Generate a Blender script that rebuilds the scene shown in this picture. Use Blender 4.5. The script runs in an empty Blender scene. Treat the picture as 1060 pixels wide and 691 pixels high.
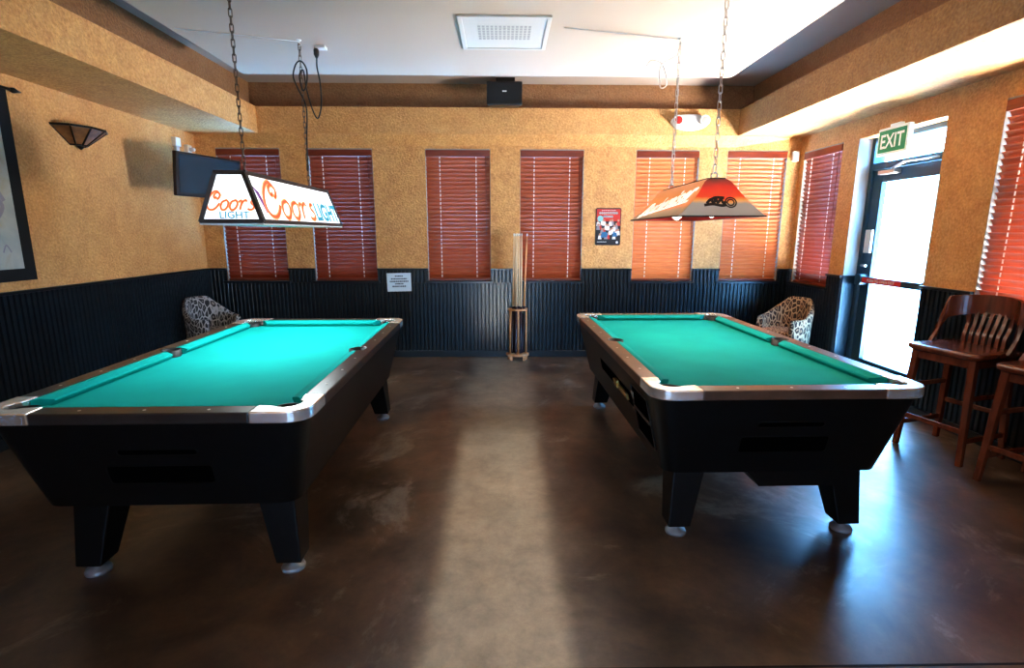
import bpy, math, random
from mathutils import Vector, Matrix
random.seed(7)
S = bpy.context.scene
COL = S.collection
PI = math.pi

# ------------------------------------------------------------------ room numbers (metres)
XL, XR, YB, YF = -3.437, 3.404, 6.172, -2.5
CAP, SILL, WTOP = 1.063, 0.915, 2.40
SOF, SOFB, BT, ZU, ZC = 2.54, 2.43, 2.816, 3.08, 2.83
BXL, BXR, BYB = -2.682, 2.629, 6.07           # inner faces of the beams
UXL, UXR = -2.78, 2.80                        # upper shaft walls

# ------------------------------------------------------------------ materials
def new_mat(name):
    m = bpy.data.materials.new(name); m.use_nodes = True
    nt = m.node_tree
    return m, nt, nt.nodes['Principled BSDF']
def node(nt, kind, **kw):
    n = nt.nodes.new(kind)
    for k, v in kw.items(): setattr(n, k, v)
    return n
def plain(name, c, rough=.5, metal=0, emit=None, es=0, coat=0, spec=None, var=0, vscale=20, bump=0, bscale=60):
    m, nt, b = new_mat(name)
    b.inputs['Base Color'].default_value = (*c, 1)
    b.inputs['Roughness'].default_value = rough
    b.inputs['Metallic'].default_value = metal
    if coat: b.inputs['Coat Weight'].default_value = coat; b.inputs['Coat Roughness'].default_value = .1
    if spec is not None: b.inputs['Specular IOR Level'].default_value = spec
    if emit: b.inputs['Emission Color'].default_value = (*emit, 1); b.inputs['Emission Strength'].default_value = es
    if var or bump:
        tc = node(nt, 'ShaderNodeTexCoord')
    if var:
        n = node(nt, 'ShaderNodeTexNoise'); n.inputs['Scale'].default_value = vscale; n.inputs['Detail'].default_value = 5
        nt.links.new(tc.outputs['Object'], n.inputs['Vector'])
        r = node(nt, 'ShaderNodeValToRGB')
        r.color_ramp.elements[0].position = .3; r.color_ramp.elements[1].position = .7
        r.color_ramp.elements[0].color = (*[max(0, x*(1-var)) for x in c], 1)
        r.color_ramp.elements[1].color = (*[min(1, x*(1+var)) for x in c], 1)
        nt.links.new(n.outputs['Fac'], r.inputs['Fac']); nt.links.new(r.outputs['Color'], b.inputs['Base Color'])
    if bump:
        n2 = node(nt, 'ShaderNodeTexNoise'); n2.inputs['Scale'].default_value = bscale; n2.inputs['Detail'].default_value = 4
        nt.links.new(tc.outputs['Object'], n2.inputs['Vector'])
        bp = node(nt, 'ShaderNodeBump'); bp.inputs['Strength'].default_value = bump; bp.inputs['Distance'].default_value = .02
        nt.links.new(n2.outputs['Fac'], bp.inputs['Height']); nt.links.new(bp.outputs['Normal'], b.inputs['Normal'])
    return m
def plaster(name, a, bcol, scale=8.0):
    m, nt, b = new_mat(name)
    tc = node(nt, 'ShaderNodeTexCoord')
    n1 = node(nt, 'ShaderNodeTexNoise'); n1.inputs['Scale'].default_value = scale; n1.inputs['Detail'].default_value = 8; n1.inputs['Roughness'].default_value = .7
    n2 = node(nt, 'ShaderNodeTexNoise'); n2.inputs['Scale'].default_value = 55; n2.inputs['Detail'].default_value = 6
    mx = node(nt, 'ShaderNodeMix', data_type='FLOAT'); mx.inputs[0].default_value = .58
    nt.links.new(tc.outputs['Object'], n1.inputs['Vector']); nt.links.new(tc.outputs['Object'], n2.inputs['Vector'])
    nt.links.new(n1.outputs['Fac'], mx.inputs[2]); nt.links.new(n2.outputs['Fac'], mx.inputs[3])
    r = node(nt, 'ShaderNodeValToRGB')
    r.color_ramp.elements[0].position = .36; r.color_ramp.elements[0].color = (*a, 1)
    r.color_ramp.elements[1].position = .64; r.color_ramp.elements[1].color = (*bcol, 1)
    nt.links.new(mx.outputs[0], r.inputs['Fac']); nt.links.new(r.outputs['Color'], b.inputs['Base Color'])
    b.inputs['Roughness'].default_value = .62
    v = node(nt, 'ShaderNodeTexNoise'); v.inputs['Scale'].default_value = 46; v.inputs['Detail'].default_value = 3
    nt.links.new(tc.outputs['Object'], v.inputs['Vector'])
    r2 = node(nt, 'ShaderNodeValToRGB'); r2.color_ramp.elements[0].position = .42; r2.color_ramp.elements[1].position = .6
    nt.links.new(v.outputs['Fac'], r2.inputs['Fac'])
    bp = node(nt, 'ShaderNodeBump'); bp.inputs['Strength'].default_value = .6; bp.inputs['Distance'].default_value = .006
    nt.links.new(r2.outputs['Color'], bp.inputs['Height']); nt.links.new(bp.outputs['Normal'], b.inputs['Normal'])
    return m
def wood(name, a, bcol, rough=.35, scale=(3, 3, 40), axis_noise=6):
    m, nt, b = new_mat(name)
    tc = node(nt, 'ShaderNodeTexCoord'); mp = node(nt, 'ShaderNodeMapping'); mp.inputs['Scale'].default_value = scale
    n = node(nt, 'ShaderNodeTexNoise'); n.inputs['Scale'].default_value = axis_noise; n.inputs['Detail'].default_value = 6
    nt.links.new(tc.outputs['Object'], mp.inputs['Vector']); nt.links.new(mp.outputs['Vector'], n.inputs['Vector'])
    r = node(nt, 'ShaderNodeValToRGB')
    r.color_ramp.elements[0].position = .3; r.color_ramp.elements[0].color = (*a, 1)
    r.color_ramp.elements[1].position = .7; r.color_ramp.elements[1].color = (*bcol, 1)
    nt.links.new(n.outputs['Fac'], r.inputs['Fac']); nt.links.new(r.outputs['Color'], b.inputs['Base Color'])
    b.inputs['Roughness'].default_value = rough
    return m
def floor_mat():
    m, nt, b = new_mat('stained concrete')
    tc = node(nt, 'ShaderNodeTexCoord')
    def noise(scale, det, rough=.6, dist=0):
        n = node(nt, 'ShaderNodeTexNoise'); n.inputs['Scale'].default_value = scale; n.inputs['Detail'].default_value = det
        n.inputs['Roughness'].default_value = rough; n.inputs['Distortion'].default_value = dist
        nt.links.new(tc.outputs['Object'], n.inputs['Vector']); return n
    def ramp(src, p0, c0, p1, c1):
        r = node(nt, 'ShaderNodeValToRGB'); r.color_ramp.elements[0].position = p0; r.color_ramp.elements[1].position = p1
        r.color_ramp.elements[0].color = (*c0, 1); r.color_ramp.elements[1].color = (*c1, 1)
        nt.links.new(src, r.inputs['Fac']); return r
    base = ramp(noise(1.6, 8, .65, .6).outputs['Fac'], .34, (.036, .020, .013), .66, (.150, .085, .046))
    # bare concrete blotches where the stain has worn off
    worn = ramp(noise(1.15, 9, .72, 1.2).outputs['Fac'], .555, (0, 0, 0), .64, (1, 1, 1))
    mix = node(nt, 'ShaderNodeMix', data_type='RGBA'); mix.inputs[7].default_value = (.30, .265, .205, 1)
    mul = node(nt, 'ShaderNodeMath', operation='MULTIPLY'); mul.inputs[1].default_value = .55
    nt.links.new(worn.outputs['Color'], mul.inputs[0])
    # walkway between the tables mixed towards the grey concrete colour
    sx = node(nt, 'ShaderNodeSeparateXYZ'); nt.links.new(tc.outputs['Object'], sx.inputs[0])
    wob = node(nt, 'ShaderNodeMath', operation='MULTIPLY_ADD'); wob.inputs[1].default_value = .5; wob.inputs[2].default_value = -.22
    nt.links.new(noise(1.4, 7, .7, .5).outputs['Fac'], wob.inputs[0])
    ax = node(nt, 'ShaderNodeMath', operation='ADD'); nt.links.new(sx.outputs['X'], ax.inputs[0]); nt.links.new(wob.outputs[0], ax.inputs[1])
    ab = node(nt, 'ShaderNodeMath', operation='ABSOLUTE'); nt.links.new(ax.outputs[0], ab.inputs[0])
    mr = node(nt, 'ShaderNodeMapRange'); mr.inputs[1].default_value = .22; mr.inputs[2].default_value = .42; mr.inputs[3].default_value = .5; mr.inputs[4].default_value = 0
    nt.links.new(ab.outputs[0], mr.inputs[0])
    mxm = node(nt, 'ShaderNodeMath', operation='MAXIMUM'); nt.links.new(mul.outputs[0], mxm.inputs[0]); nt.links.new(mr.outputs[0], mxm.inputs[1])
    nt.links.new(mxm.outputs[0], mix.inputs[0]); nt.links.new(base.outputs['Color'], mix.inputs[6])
    fine = ramp(noise(5.5, 10, .82, .15).outputs['Fac'], .33, (.60, .60, .60), .67, (1.28, 1.28, 1.28))
    mm = node(nt, 'ShaderNodeMix', data_type='RGBA', blend_type='MULTIPLY'); mm.inputs[0].default_value = 1
    nt.links.new(mix.outputs[2], mm.inputs[6]); nt.links.new(fine.outputs['Color'], mm.inputs[7])
    nt.links.new(mm.outputs[2], b.inputs['Base Color'])
    rr = ramp(noise(3.2, 6, .65).outputs['Fac'], .3, (.29, .29, .29), .7, (.42, .42, .42))
    nt.links.new(rr.outputs['Color'], b.inputs['Roughness']); b.inputs['Specular IOR Level'].default_value = .95
    bp = node(nt, 'ShaderNodeBump'); bp.inputs['Strength'].default_value = .06; bp.inputs['Distance'].default_value = .01
    nt.links.new(noise(9, 5).outputs['Fac'], bp.inputs['Height']); nt.links.new(bp.outputs['Normal'], b.inputs['Normal'])
    return m
def glass_mat(name, tint=(1, 1, 1)):
    m = bpy.data.materials.new(name); m.use_nodes = True; nt = m.node_tree; nt.nodes.clear()
    out = node(nt, 'ShaderNodeOutputMaterial'); mx = node(nt, 'ShaderNodeMixShader')
    t = node(nt, 'ShaderNodeBsdfTransparent'); t.inputs['Color'].default_value = (*tint, 1)
    g = node(nt, 'ShaderNodeBsdfGlossy'); g.inputs['Roughness'].default_value = .03
    mx.inputs[0].default_value = .06
    nt.links.new(t.outputs[0], mx.inputs[1]); nt.links.new(g.outputs[0], mx.inputs[2]); nt.links.new(mx.outputs[0], out.inputs['Surface'])
    return m
def fabric_mat(name, vein, dark, pale, scale=9):
    m, nt, b = new_mat(name)
    tc = node(nt, 'ShaderNodeTexCoord'); mp = node(nt, 'ShaderNodeMapping'); mp.inputs['Scale'].default_value = (1, 1, .6); mp.inputs['Rotation'].default_value = (.5, .4, .3)
    v = node(nt, 'ShaderNodeTexVoronoi', feature='DISTANCE_TO_EDGE'); v.inputs['Scale'].default_value = scale
    nt.links.new(tc.outputs['Object'], mp.inputs['Vector']); nt.links.new(mp.outputs['Vector'], v.inputs['Vector'])
    r = node(nt, 'ShaderNodeValToRGB'); e = r.color_ramp.elements
    e[0].position = .03; e[0].color = (*pale, 1); e[1].position = .10; e[1].color = (*vein, 1)
    x = e.new(.13); x.color = (*dark, 1); x = e.new(.30); x.color = (*dark, 1); x = e.new(.36); x.color = (*vein, 1)
    nt.links.new(v.outputs['Distance'], r.inputs['Fac']); nt.links.new(r.outputs['Color'], b.inputs['Base Color'])
    b.inputs['Roughness'].default_value = .85
    return m
def height_mat(name, stops, emit=0, rough=.4):
    """colour by the object's own height (local z)"""
    m, nt, b = new_mat(name)
    tc = node(nt, 'ShaderNodeTexCoord'); sp = node(nt, 'ShaderNodeSeparateXYZ')
    n = node(nt, 'ShaderNodeTexNoise'); n.inputs['Scale'].default_value = 9
    ad = node(nt, 'ShaderNodeMath', operation='MULTIPLY_ADD'); ad.inputs[1].default_value = .05; ad.inputs[2].default_value = -.025
    a2 = node(nt, 'ShaderNodeMath', operation='ADD'); ml = node(nt, 'ShaderNodeMath', operation='MULTIPLY'); ml.inputs[1].default_value = 4.4
    nt.links.new(tc.outputs['Object'], sp.inputs[0]); nt.links.new(tc.outputs['Object'], n.inputs['Vector'])
    nt.links.new(n.outputs['Fac'], ad.inputs[0]); nt.links.new(sp.outputs['Z'], a2.inputs[0]); nt.links.new(ad.outputs[0], a2.inputs[1])
    nt.links.new(a2.outputs[0], ml.inputs[0])
    r = node(nt, 'ShaderNodeValToRGB'); e = r.color_ramp.elements
    e[0].position, e[1].position = stops[0][0], stops[-1][0]; e[0].color = (*stops[0][1], 1); e[1].color = (*stops[-1][1], 1)
    for p, c in stops[1:-1]:
        x = e.new(p); x.color = (*c, 1)
    nt.links.new(ml.outputs[0], r.inputs['Fac']); nt.links.new(r.outputs['Color'], b.inputs['Base Color'])
    b.inputs['Roughness'].default_value = rough
    if emit:
        nt.links.new(r.outputs['Color'], b.inputs['Emission Color']); b.inputs['Emission Strength'].default_value = emit
    return m

M = dict(
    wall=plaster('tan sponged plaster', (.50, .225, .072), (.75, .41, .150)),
    wall_mid=plaster('umber sponged plaster', (.27, .125, .042), (.44, .24, .088)),  # wall plaster with shade put into its colour
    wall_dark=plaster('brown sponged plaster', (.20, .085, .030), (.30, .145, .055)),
    ceiling=plain('ceiling paint', (.53, .42, .325), .7, bump=.05, bscale=90),
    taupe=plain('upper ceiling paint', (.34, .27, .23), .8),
    wain=plain('black beadboard paint', (.006, .011, .015), .33, var=.3, vscale=6),
    wain_trim=plain('black trim paint', (.008, .013, .017), .3),
    floor=floor_mat(),
    white=plain('white paint', (.8, .8, .78), .45),
    frame=plain('window frame paint', (.30, .275, .25), .5),
    joint=plain('floor joint', (.012, .010, .010), .8),
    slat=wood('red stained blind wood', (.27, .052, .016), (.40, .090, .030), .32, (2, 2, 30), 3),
    slat_dark=wood('dark red stained blind wood', (.20, .034, .012), (.32, .062, .022), .32, (2, 2, 30), 3),  # same blind wood, shade of the dimmer windows put into the colour
    slat_orange=wood('orange stained blind wood', (.55, .14, .042), (.70, .23, .075), .28, (2, 2, 30), 3),  # same blind wood, glare from the door put into the colour
    slat_rail=wood('dark red blind rail', (.14, .025, .010), (.22, .04, .015), .35, (2, 2, 30), 3),
    cord=plain('blind cord', (.75, .70, .66), .7),
    glass=glass_mat('clear glass'),
    alum=plain('dark bronze aluminium', (.022, .060, .090), .35, .2),
    steel=plain('brushed steel', (.62, .63, .65), .28, 1),
    red=plain('red enamel', (.60, .05, .05), .4),
    green=plain('exit green', (.015, .22, .11), .5, emit=(.02, .30, .14), es=.12),
    exitw=plain('exit sign white', (.85, .86, .80), .5, emit=(.9, .95, .85), es=.25),
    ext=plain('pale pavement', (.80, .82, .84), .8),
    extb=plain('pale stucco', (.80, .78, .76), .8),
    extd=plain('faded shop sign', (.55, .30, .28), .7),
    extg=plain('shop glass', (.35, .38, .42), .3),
    cloth=plain('turquoise billiard cloth', (.004, .37, .34), .95, var=.06, vscale=4, spec=.15),
    cloth2=plain('green billiard cloth', (.006, .30, .265), .95, var=.10, vscale=3, spec=.15),
    rail=plain('black rail laminate', (.030, .022, .018), .30, var=.25, vscale=10),
    rail2=plain('brown rail laminate', (.095, .050, .030), .34, var=.3, vscale=10),
    cab=plain('black cabinet laminate', (.0035, .0042, .0045), .38, var=.3, vscale=30, spec=.3),
    hole=plain('dark recess', (.0015, .0015, .0015), .8, spec=0),
    rubber=plain('black pocket liner', (.006, .008, .010), .55),
    chrome=plain('polished casting', (.82, .78, .74), .24, .75, bump=.02, bscale=25),
    inlay=plain('pearl inlay', (.75, .72, .66), .4),
    brass=plain('brass coin slide', (.55, .36, .12), .35, 1),
    foot=plain('grey levelling foot', (.22, .23, .24), .4, .3),
    tvb=plain('black television plastic', (.008, .009, .011), .3),
    tvs=plain('dark screen', (.016, .040, .062), .22),  # blue reflection on the glass put into the base colour
    blackmetal=plain('black metal', (.012, .011, .010), .4, .5),
    mica=plain('amber mica', (.17, .075, .028), .45, var=.4, vscale=18),
    banner=plain('black banner cloth', (.010, .010, .011), .9),
    stool=wood('mahogany stool wood', (.075, .018, .008), (.15, .038, .015), .25, (8, 8, 2), 3),
    ash=wood('pale cue maple', (.66, .47, .27), (.80, .62, .40), .3, (30, 30, 2), 3),
    orange_ash=wood('orange cue maple', (.62, .30, .12), (.72, .38, .17), .3, (30, 30, 2), 3),
    butt=plain('dark cue butt', (.022, .012, .022), .25),
    rackwood=wood('oak rack wood', (.42, .20, .09), (.58, .31, .15), .4, (6, 6, 6), 4),
    panel=plain('lit white lamp panel', (.86, .86, .84), .4, emit=(.93, .97, 1.0), es=.78),
    lampframe=plain('dark lamp frame', (.035, .030, .028), .45),
    chain=plain('dark chain steel', (.16, .12, .09), .35, .9),
    chain2=plain('pale chain steel', (.62, .56, .52), .3, .9),
    cordblack=plain('black power cord', (.010, .010, .010), .5),
    cordwhite=plain('white power cord', (.70, .66, .62), .5),
    coors=plain('red script', (.78, .10, .03), .5, emit=(.78, .12, .04), es=.55),
    coors_edge=plain('orange script edge', (.85, .34, .13), .5, emit=(.9, .40, .18), es=.6),
    light_blue=plain('blue capitals', (.03, .25, .36), .5, emit=(.03, .27, .38), es=.5),
    mountain=plain('violet mountain', (.16, .06, .25), .5, emit=(.16, .06, .25), es=.4),
    script_white=plain('white script', (.92, .88, .84), .5, emit=(1, .95, .9), es=.55),
    lampred=plain('deep red lamp lining', (.34, .015, .012), .45, emit=(.5, .02, .01), es=.10),
    bulb=plain('lit bulb', (.9, .88, .84), .4, emit=(1, .9, .75), es=2.2),
    motif=plain('dark print', (.045, .030, .025), .5),
    vent=plain('vent enamel', (.62, .58, .52), .5),
    ventgrey=plain('vent perforation', (.42, .39, .35), .6),
    paper=plain('pale blue paper', (.62, .74, .80), .7),
    ink=plain('black ink', (.03, .04, .06), .7),
    poster_black=plain('poster black', (.020, .020, .026), .35),
    poster_red=plain('poster red', (.52, .045, .035), .35),
    poster_blue=plain('poster blue', (.03, .16, .34), .4),
    poster_cyan=plain('poster cyan', (.22, .55, .58), .4),
    poster_white=plain('poster white', (.80, .80, .82), .4),
    poster_skin=plain('poster skin', (.50, .26, .18), .4),
    poster_grey=plain('poster grey', (.28, .26, .30), .4),
    fabric_l=fabric_mat('grey leaf fabric', (.20, .19, .18), (.018, .016, .018), (.38, .36, .35), 21),
    fabric_r=fabric_mat('tan leaf fabric', (.30, .16, .08), (.026, .014, .010), (.40, .28, .17), 21),
    seatleg=plain('dark chair leg', (.02, .014, .010), .4),
)
def canvas_mat():
    m, nt, b = new_mat('faded canvas')
    tc = node(nt, 'ShaderNodeTexCoord')
    n = node(nt, 'ShaderNodeTexNoise'); n.inputs['Scale'].default_value = 2.6; n.inputs['Detail'].default_value = 7; n.inputs['Distortion'].default_value = .8
    nt.links.new(tc.outputs['Object'], n.inputs['Vector'])
    r = node(nt, 'ShaderNodeValToRGB'); e = r.color_ramp.elements
    e[0].position = .30; e[0].color = (.16, .11, .07, 1); e[1].position = .70; e[1].color = (.36, .39, .37, 1)
    x = e.new(.42); x.color = (.42, .36, .26, 1); x = e.new(.55); x.color = (.46, .47, .42, 1)
    nt.links.new(n.outputs['Fac'], r.inputs['Fac']); nt.links.new(r.outputs['Color'], b.inputs['Base Color'])
    b.inputs['Roughness'].default_value = .9
    return m
M['canvas'] = canvas_mat()

# ------------------------------------------------------------------ mesh helpers
class MB:
    def __init__(s): s.v, s.f, s.sm = [], [], []
    def add(s, vs, fs, smooth=False):
        o = len(s.v); s.v += [tuple(p) for p in vs]
        for f in fs: s.f.append([i+o for i in f]); s.sm.append(smooth)
        return s
    def box(s, x0, x1, y0, y1, z0, z1, fn=None):
        x0, x1 = min(x0, x1), max(x0, x1); y0, y1 = min(y0, y1), max(y0, y1); z0, z1 = min(z0, z1), max(z0, z1)
        vs = [(x0,y0,z0),(x1,y0,z0),(x1,y1,z0),(x0,y1,z0),(x0,y0,z1),(x1,y0,z1),(x1,y1,z1),(x0,y1,z1)]
        if fn: vs = [fn(*p) for p in vs]
        return s.add(vs, [(0,3,2,1),(4,5,6,7),(0,1,5,4),(1,2,6,5),(2,3,7,6),(3,0,4,7)])
    def prism(s, poly, z0, z1, fn=None):
        n = len(poly)
        vs = [(x,y,z0) for x,y in poly]+[(x,y,z1) for x,y in poly]
        if fn: vs = [fn(*p) for p in vs]
        return s.add(vs, [tuple(range(n))[::-1], tuple(range(n,2*n))]+[(i,(i+1)%n,(i+1)%n+n,i+n) for i in range(n)])
    def loft(s, rings, closed=True, caps=True, smooth=True):
        n = len(rings[0]); vs = [p for r in rings for p in r]; fs = []
        for k in range(len(rings)-1):
            for i in range(n if closed else n-1):
                j = (i+1) % n
                fs.append((k*n+i, k*n+j, (k+1)*n+j, (k+1)*n+i))
        s.add(vs, fs, smooth)
        if caps and closed:
            o = len(s.v)-len(vs)
            s.f.append([o+i for i in range(n)][::-1]); s.sm.append(False)
            s.f.append([o+(len(rings)-1)*n+i for i in range(n)]); s.sm.append(False)
        return s
    def tube(s, path, r, n=8, closed=False):
        P = [Vector(p) for p in path]; N = len(P); rings = []
        up = None
        for i, p in enumerate(P):
            if closed: t = (P[(i+1) % N]-P[i-1]).normalized()
            else: t = (P[min(i+1, N-1)]-P[max(i-1, 0)]).normalized()
            if up is None: up = Vector((0, 0, 1)) if abs(t.z) < .9 else Vector((1, 0, 0))
            a = (up-t*up.dot(t)).normalized(); up = a; b = t.cross(a)
            rr = r[i] if isinstance(r, (list, tuple)) else r
            rings.append([p+a*rr*math.cos(2*PI*k/n)+b*rr*math.sin(2*PI*k/n) for k in range(n)])
        if closed: rings.append(rings[0])
        return s.loft(rings, True, not closed, True)
    def bar(s, p, q, w, h=None, up=(0, 0, 1)):
        p, q = Vector(p), Vector(q); t = (q-p).normalized(); u = Vector(up)
        if abs(t.dot(u)) > .97: u = Vector((1, 0, 0))
        a = t.cross(u).normalized(); b = a.cross(t).normalized(); h = h or w
        ring = lambda c: [c+a*w/2+b*h/2, c-a*w/2+b*h/2, c-a*w/2-b*h/2, c+a*w/2-b*h/2]
        return s.loft([ring(p), ring(q)], True, True, False)
    def lathe(s, prof, o=(0, 0, 0), n=24, ax='z', caps=True):
        rings = []
        for r, z in prof:
            ring = []
            for k in range(n):
                c, d = r*math.cos(2*PI*k/n), r*math.sin(2*PI*k/n)
                p = (c, d, z) if ax == 'z' else ((z, c, d) if ax == 'x' else (d, z, c))
                ring.append((o[0]+p[0], o[1]+p[1], o[2]+p[2]))
            rings.append(ring)
        return s.loft(rings, True, caps, True)
    def build(s, name, mat, parent=None, bevel=0, seg=2, auto=35):
        me = bpy.data.meshes.new(name); me.from_pydata(s.v, [], s.f)
        for p, sm in zip(me.polygons, s.sm): p.use_smooth = sm
        import bmesh
        bm = bmesh.new(); bm.from_mesh(me); bmesh.ops.recalc_face_normals(bm, faces=bm.faces); bm.to_mesh(me); bm.free()
        me.materials.append(M[mat]); me.update()
        o = bpy.data.objects.new(name, me); COL.objects.link(o)
        if parent: o.parent = parent
        if bevel:
            b = o.modifiers.new('b', 'BEVEL'); b.width = bevel; b.segments = seg; b.limit_method = 'ANGLE'; b.angle_limit = math.radians(auto)
        return o
def tag(o, label, cat, group=None):
    o['label'] = label; o['category'] = cat
    if group: o['group'] = group
    return o
def thing(name, label, cat, loc=(0, 0, 0), rz=0, group=None):
    o = bpy.data.objects.new(name, None); COL.objects.link(o); o.empty_display_size = .1
    o.location = loc; o.rotation_euler = (0, 0, rz)
    return tag(o, label, cat, group)
def struct(mb, name, mat, parent=None, bevel=0):
    o = mb.build(name, mat, parent, bevel)
    if not parent: o['kind'] = 'structure'
    return o
def copy_tree(o, parent=None):
    c = o.copy(); COL.objects.link(c)
    if parent: c.parent = parent
    for ch in list(o.children): copy_tree(ch, c)
    return c
def lerp(a, b, t): return a+(b-a)*t
def rrect(hx, hy, r, n=5):
    pts = []
    for cx, cy, a0 in ((hx-r, hy-r, 0), (-hx+r, hy-r, 90), (-hx+r, -hy+r, 180), (hx-r, -hy+r, 270)):
        for k in range(n+1):
            a = math.radians(a0+90*k/n); pts.append((cx+r*math.cos(a), cy+r*math.sin(a)))
    return pts
def catmull(P, sub=6, closed=False):
    out = []; n = len(P)
    for i in range(n if closed else n-1):
        g = (lambda k: P[k % n]) if closed else (lambda k: P[max(0, min(n-1, k))])
        p0, p1, p2, p3 = g(i-1), g(i), g(i+1), g(i+2)
        for k in range(sub):
            t = k/sub
            out.append(tuple(.5*((2*b)+(-a+c)*t+(2*a-5*b+4*c-d)*t*t+(-a+3*b-3*c+d)*t**3) for a, b, c, d in zip(p0, p1, p2, p3)))
    if not closed: out.append(tuple(P[-1]))
    return out
def ribbon(mb, pts, w, fn, closed=False, sub=6):
    """flat pen stroke in (u, v), mapped onto a surface by fn"""
    P = catmull(pts, sub, closed); n = len(P); vs = []
    for i in range(n):
        a, b = (P[i-1] if (i or closed) else P[0]), (P[(i+1) % n] if (i < n-1 or closed) else P[-1])
        tx, ty = b[0]-a[0], b[1]-a[1]; L = math.hypot(tx, ty) or 1
        vs.append(fn(P[i][0]-ty/L*w/2, P[i][1]+tx/L*w/2)); vs.append(fn(P[i][0]+ty/L*w/2, P[i][1]-tx/L*w/2))
    m = n if closed else n-1
    mb.add(vs, [(2*i, 2*i+1, (2*((i+1) % n))+1, 2*((i+1) % n)) for i in range(m)])
def text(mb, s, size, fn, shear=0, bold=0, sx=1, align='CENTER', spacing=1):
    cu = bpy.data.curves.new('t', 'FONT'); cu.body = s; cu.size = size; cu.shear = shear; cu.offset = bold; cu.align_x = align; cu.space_character = spacing
    cu.resolution_u = 4
    o = bpy.data.objects.new('t', cu); COL.objects.link(o)
    dg = bpy.context.evaluated_depsgraph_get(); me = bpy.data.meshes.new_from_object(o.evaluated_get(dg))
    mb.add([fn(v.co.x*sx, v.co.y) for v in me.vertices], [tuple(p.vertices) for p in me.polygons])
    bpy.data.objects.remove(o); bpy.data.curves.remove(cu); bpy.data.meshes.remove(me)
def disc(mb, cx, cy, r, fn, n=16, ry=None):
    mb.add([fn(cx+r*math.cos(2*PI*k/n), cy+(ry or r)*math.sin(2*PI*k/n)) for k in range(n)], [tuple(range(n))])
def rect(mb, x0, x1, y0, y1, fn):
    mb.add([fn(x0, y0), fn(x1, y0), fn(x1, y1), fn(x0, y1)], [(0, 1, 2, 3)])

# ------------------------------------------------------------------ room shell
def wall_holes(mb, axis, at, thick, u0, u1, z0, z1, holes):
    us = sorted({u0, u1, *[h[0] for h in holes], *[h[1] for h in holes]}); zs = sorted({z0, z1, *[h[2] for h in holes], *[h[3] for h in holes]})
    for a, b in zip(us, us[1:]):
        for c, d in zip(zs, zs[1:]):
            if any(h[0] <= a and b <= h[1] and h[2] <= c and d <= h[3] for h in holes): continue
            if axis == 'y': mb.box(a, b, at, at+thick, c, d)
            else: mb.box(at, at+thick, a, b, c, d)
BW = [(-3.215, -2.505), (-2.190, -1.468), (-.874, -.140), (.200, .924), (1.520, 2.242), (2.565, 3.255)]
RW = [(5.410, 6.095), (2.940, 3.690)]
DOOR = (4.165, 5.170)
struct(MB().box(XL-.2, XR+.2, YF-.2, YB+.2, -.1, 0), 'floor', 'floor')
mb = MB(); wall_holes(mb, 'y', YB, .2, XL-.2, XR+.2, 0, ZU, [(a, b, SILL, WTOP) for a, b in BW])
struct(mb, 'wall_back', 'wall')
mb = MB(); wall_holes(mb, 'x', XR, .2, YF, YB, 0, ZU, [(a, b, SILL, 2.37) for a, b in RW]+[(*DOOR, 0, 2.36)])
struct(mb, 'wall_right', 'wall')
struct(MB().box(XL-.2, XL, YF, YB, 0, ZU), 'wall_left', 'wall')
mb = MB(); wall_holes(mb, 'y', YF-.2, .2, XL-.2, XR+.2, 0, ZU, [(-.30, .25, .30, 1.84)])   # unseen slit added behind the photographer, sized for the sun strip
struct(mb, 'wall_front', 'wall')
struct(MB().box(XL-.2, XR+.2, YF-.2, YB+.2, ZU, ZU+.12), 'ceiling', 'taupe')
struct(MB().box(-2.29, 2.05, YF, 4.975, ZC, ZU), 'ceiling_drop', 'ceiling', bevel=.03)
# beams (plastered soffits) round the room, upper shaft walls above them
struct(MB().box(XL, BXL, YF, YB, SOF, BT), 'trim_1', 'wall')
struct(MB().box(BXR, XR, YF, YB, SOF, BT), 'trim_2', 'wall')
struct(MB().box(BXR-.006, BXR, YF, BYB, SOF+.001, BT), 'trim_16', 'wall_mid')  # thin face added to carry the right beam's shade as colour
mb = MB()
mb.add([(BXL, BYB, SOF), (BXR, BYB, SOF), (BXR, BYB, BT), (BXL, BYB, BT), (BXL, YB, BT), (BXR, YB, BT), (BXL, YB, SOFB), (BXR, YB, SOFB)],
       [(0, 1, 2, 3), (3, 2, 5, 4), (0, 6, 7, 1)])
for bx, wx in ((BXL, XL), (BXR, XR)):       # the droop of the plaster dies out towards the corners
    mb.add([(bx, BYB, SOF-.001), (bx, YB, SOFB), (wx, YB, SOF-.001), (wx, BYB, SOF-.001)], [(0, 1, 2), (0, 2, 3)])
struct(mb, 'trim_3', 'wall')
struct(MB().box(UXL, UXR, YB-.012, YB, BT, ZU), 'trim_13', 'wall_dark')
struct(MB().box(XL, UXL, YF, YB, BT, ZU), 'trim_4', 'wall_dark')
struct(MB().box(UXR, XR, YF, YB, BT, ZU), 'trim_5', 'wall_dark')
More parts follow.
